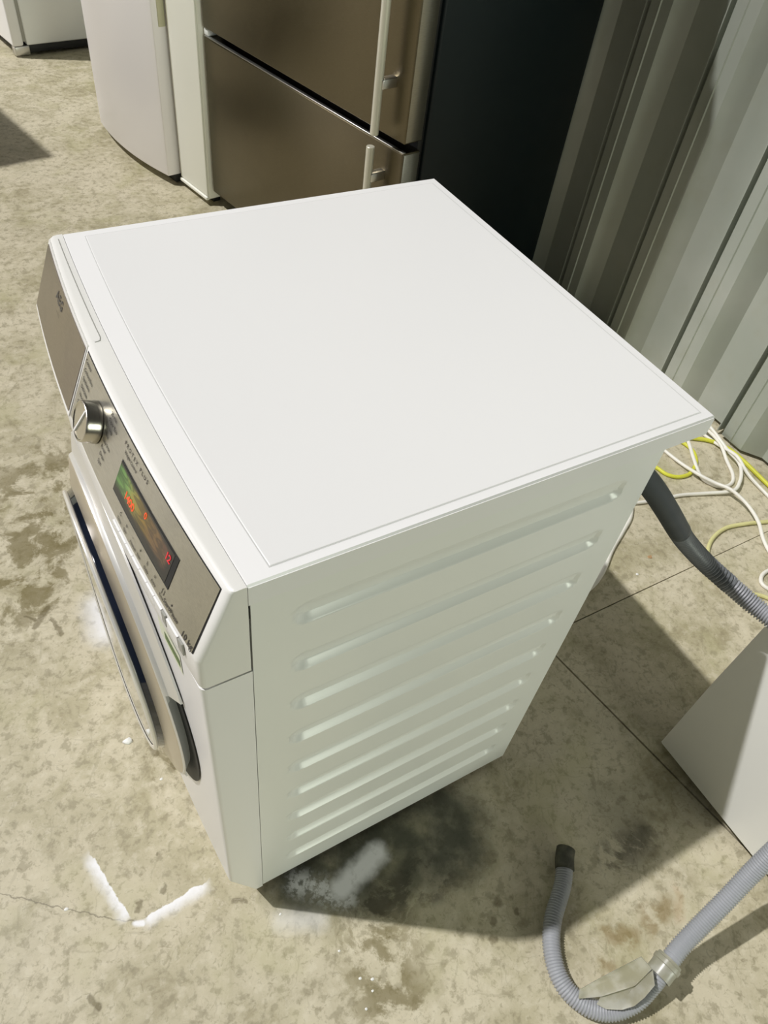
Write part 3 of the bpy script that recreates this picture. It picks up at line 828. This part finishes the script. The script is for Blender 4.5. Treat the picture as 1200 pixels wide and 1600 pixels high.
# ------------------------------------------------------------------ cables by the wall
def cable(name, label, pts, r, mat, z=None):
    P = [Vector((q[0], q[1], q[2] if len(q) > 2 else r)) for q in pts]
    return tag(tube(name, P, r, mat, step=0.008, sides=10), label, 'cable')
RC = 0.0048
cable('yellow_cable', 'bright yellow cable running along the foot of the metal wall', [(1.45, 0.62), (1.54, 0.565), (1.60, 0.530), (1.640, 0.500), (1.664, 0.458), (1.668, 0.399), (1.660, 0.309), (1.655, 0.18), (1.65, 0.0)], 0.0060, M['cable_yellow'])
cable('yellow_cable', 'short yellow cable loop on the floor just behind the washing machine corner', [(1.36, 0.60), (1.395, 0.53), (1.411, 0.480), (1.418, 0.452), (1.440, 0.432), (1.475, 0.426), (1.509, 0.438), (1.540, 0.460), (1.56, 0.50), (1.545, 0.56), (1.50, 0.62)], 0.0052, M['cable_yellow'])
cable('yellow_cable', 'pale yellow cable curving under the grey hose at the right edge', [(1.75-0.10, 0.17), (1.60, 0.195), (1.552, 0.208), (1.487, 0.228), (1.428, 0.240), (1.371, 0.231), (1.324, 0.206), (1.29, 0.165), (1.28, 0.12), (1.295, 0.088), (1.322, 0.064), (1.351, 0.034), (1.38, -0.03)], 0.0050, M['cable_pale'])
cable('white_cable', 'white cable hanging down the wall and looping back behind the washing machine', [(1.655, 0.66, 0.010), (1.652, 0.60, 0.016), (1.655, 0.560, 0.030), (1.655, 0.515, 0.026), (1.645, 0.445, 0.0165), (1.638, 0.400, 0.0165), (1.618, 0.370, 0.0165), (1.580, 0.340, 0.0160), (1.538, 0.326, 0.012), (1.463, 0.354, 0.006), (1.401, 0.376), (1.351, 0.385), (1.269, 0.404), (1.20, 0.43), (1.12, 0.47), (1.02, 0.50)], RC, M['cable_white'])
cable('white_cable', 'white cable making the tight inner loop beside the wall', [(1.66, 0.64, 0.012), (1.655, 0.56, 0.016), (1.645, 0.48, 0.018), (1.622, 0.421, 0.006), (1.598, 0.376, 0.005), (1.569, 0.352), (1.534, 0.351), (1.511, 0.371), (1.504, 0.406), (1.528, 0.461, 0.012), (1.562, 0.517, 0.0145), (1.60, 0.58, 0.006)], RC, M['cable_white'])
cable('white_cable', 'white cable crossing over the others and bending down to the right edge', [(1.47, 0.66), (1.478, 0.58), (1.482, 0.521), (1.486, 0.462, 0.008), (1.490, 0.406, 0.0175), (1.508, 0.364, 0.018), (1.523, 0.325, 0.024), (1.530, 0.27, 0.018), (1.512, 0.215, 0.0165), (1.484, 0.169, 0.010), (1.468, 0.125), (1.45, 0.05), (1.44, -0.05)], RC, M['cable_white'])
cable('white_cable', 'white cable running straight beside the yellow cable towards the right edge', [(1.635, 0.60), (1.645, 0.50, 0.006), (1.642, 0.43, 0.022), (1.636, 0.400, 0.026), (1.632, 0.350, 0.010), (1.627, 0.274), (1.62, 0.16), (1.61, 0.0)], RC, M['cable_white'])
cable('white_cable', 'thick white cable emerging from behind the side of the washing machine', [(1.30, 0.52), (1.262, 0.43, 0.006), (1.219, 0.378), (1.160, 0.344), (1.095, 0.310), (1.020, 0.262), (0.95, 0.24), (0.86, 0.25)], 0.0058, M['cable_white'])
cable('white_cable', 'small white cable coil half hidden at the right edge below the pale yellow cable', [(1.50, 0.05), (1.450, 0.085), (1.419, 0.093), (1.391, 0.089), (1.372, 0.073), (1.376, 0.050), (1.40, 0.02), (1.46, -0.02)], RC, M['cable_white'])

# ------------------------------------------------------------------ scraps on the floor
def scrap(name, label, x, y, s, mat, group=None, h=0.25):
    n = 7; ph = random.random()*6
    r = [s*(0.7+0.45*random.random()) for _ in range(n)]
    bot = [Vector((r[i]*math.cos(ph+i*2*math.pi/n), r[i]*math.sin(ph+i*2*math.pi/n)*0.75, 0)) for i in range(n)]
    top = [Vector((v.x*0.8, v.y*0.8, s*h*(0.6+0.8*random.random()))) for v in bot]
    o = loft(name, [bot, top], mat, None, deg=10); o.location = (x, y, 0.0)
    return tag(o, label, 'scrap', group)
scrap('paper_scrap', 'crumpled white scrap lying left of the door of the washing machine', -0.069, 0.346, 0.011, M['paper'], h=0.5)
scrap('paper_chip', 'small brown chip on the lit floor below the dark hose cuff', 1.175, 0.255, 0.007, M['dustbrown'])
scrap('paper_chip', 'round white chip on the lit floor below the grey hose', 1.108, 0.228, 0.005, M['paper'])
for x, y, s, lb in ((-0.038, 0.251, 0.0035, 'tiny white chip on the floor, the left one of two below the crumpled scrap'),
                    (0.009, 0.216, 0.003, 'tiny white chip on the floor just left of the lowest point of the round door')):
    scrap('white_chip', lb, x, y, s, M['paper'], 'tiny chips below the door')
for x, y, s, lb in ((0.121, -0.142, 0.003, 'topmost of five tiny white chips on the brown stain at the bottom'),
                    (0.133, -0.191, 0.003, 'left one of the close chip pair on the brown stain at the bottom'),
                    (0.149, -0.201, 0.0035, 'right one of the close chip pair on the brown stain at the bottom'),
                    (0.142, -0.215, 0.003, 'tiny white chip directly beneath the close chip pair on the brown stain'),
                    (0.122, -0.231, 0.003, 'lowest of five tiny white chips on the brown stain at the bottom')):
    scrap('white_chip', lb, x, y, s, M['paper'], 'tiny chips at the bottom')
scrap('white_chip', 'tiny white chip at the front corner of the washing machine shadow', 0.060, -0.050, 0.003, M['paper'])
scrap('white_chip', 'small white chip left of the sprayed white corner mark', -0.236, 0.115, 0.004, M['paper'])

# ------------------------------------------------------------------ appliance out of view to the left; its shadow falls into the picture
oa = local_thing('unseen_appliance', 'white upright appliance out of view whose shadow falls on the floor at the left', 'freezer', (-0.456, 3.09), (0.2, -0.98))
box('body', (-0.58, -0.60, 0.03), (-0.003, -0.066, 1.68), M['old_white'], oa, 0.006)
box('door', (-0.583, -0.062, 0.05), (0.0, 0.0, 1.68), M['enamel'], oa, 0.008, 3)
for x in (-0.52, -0.06):
    for y in (-0.56, -0.12): box('foot', (x-0.018, y, 0.0), (x+0.018, y+0.03, 0.032), M['black'], oa, 0.002)
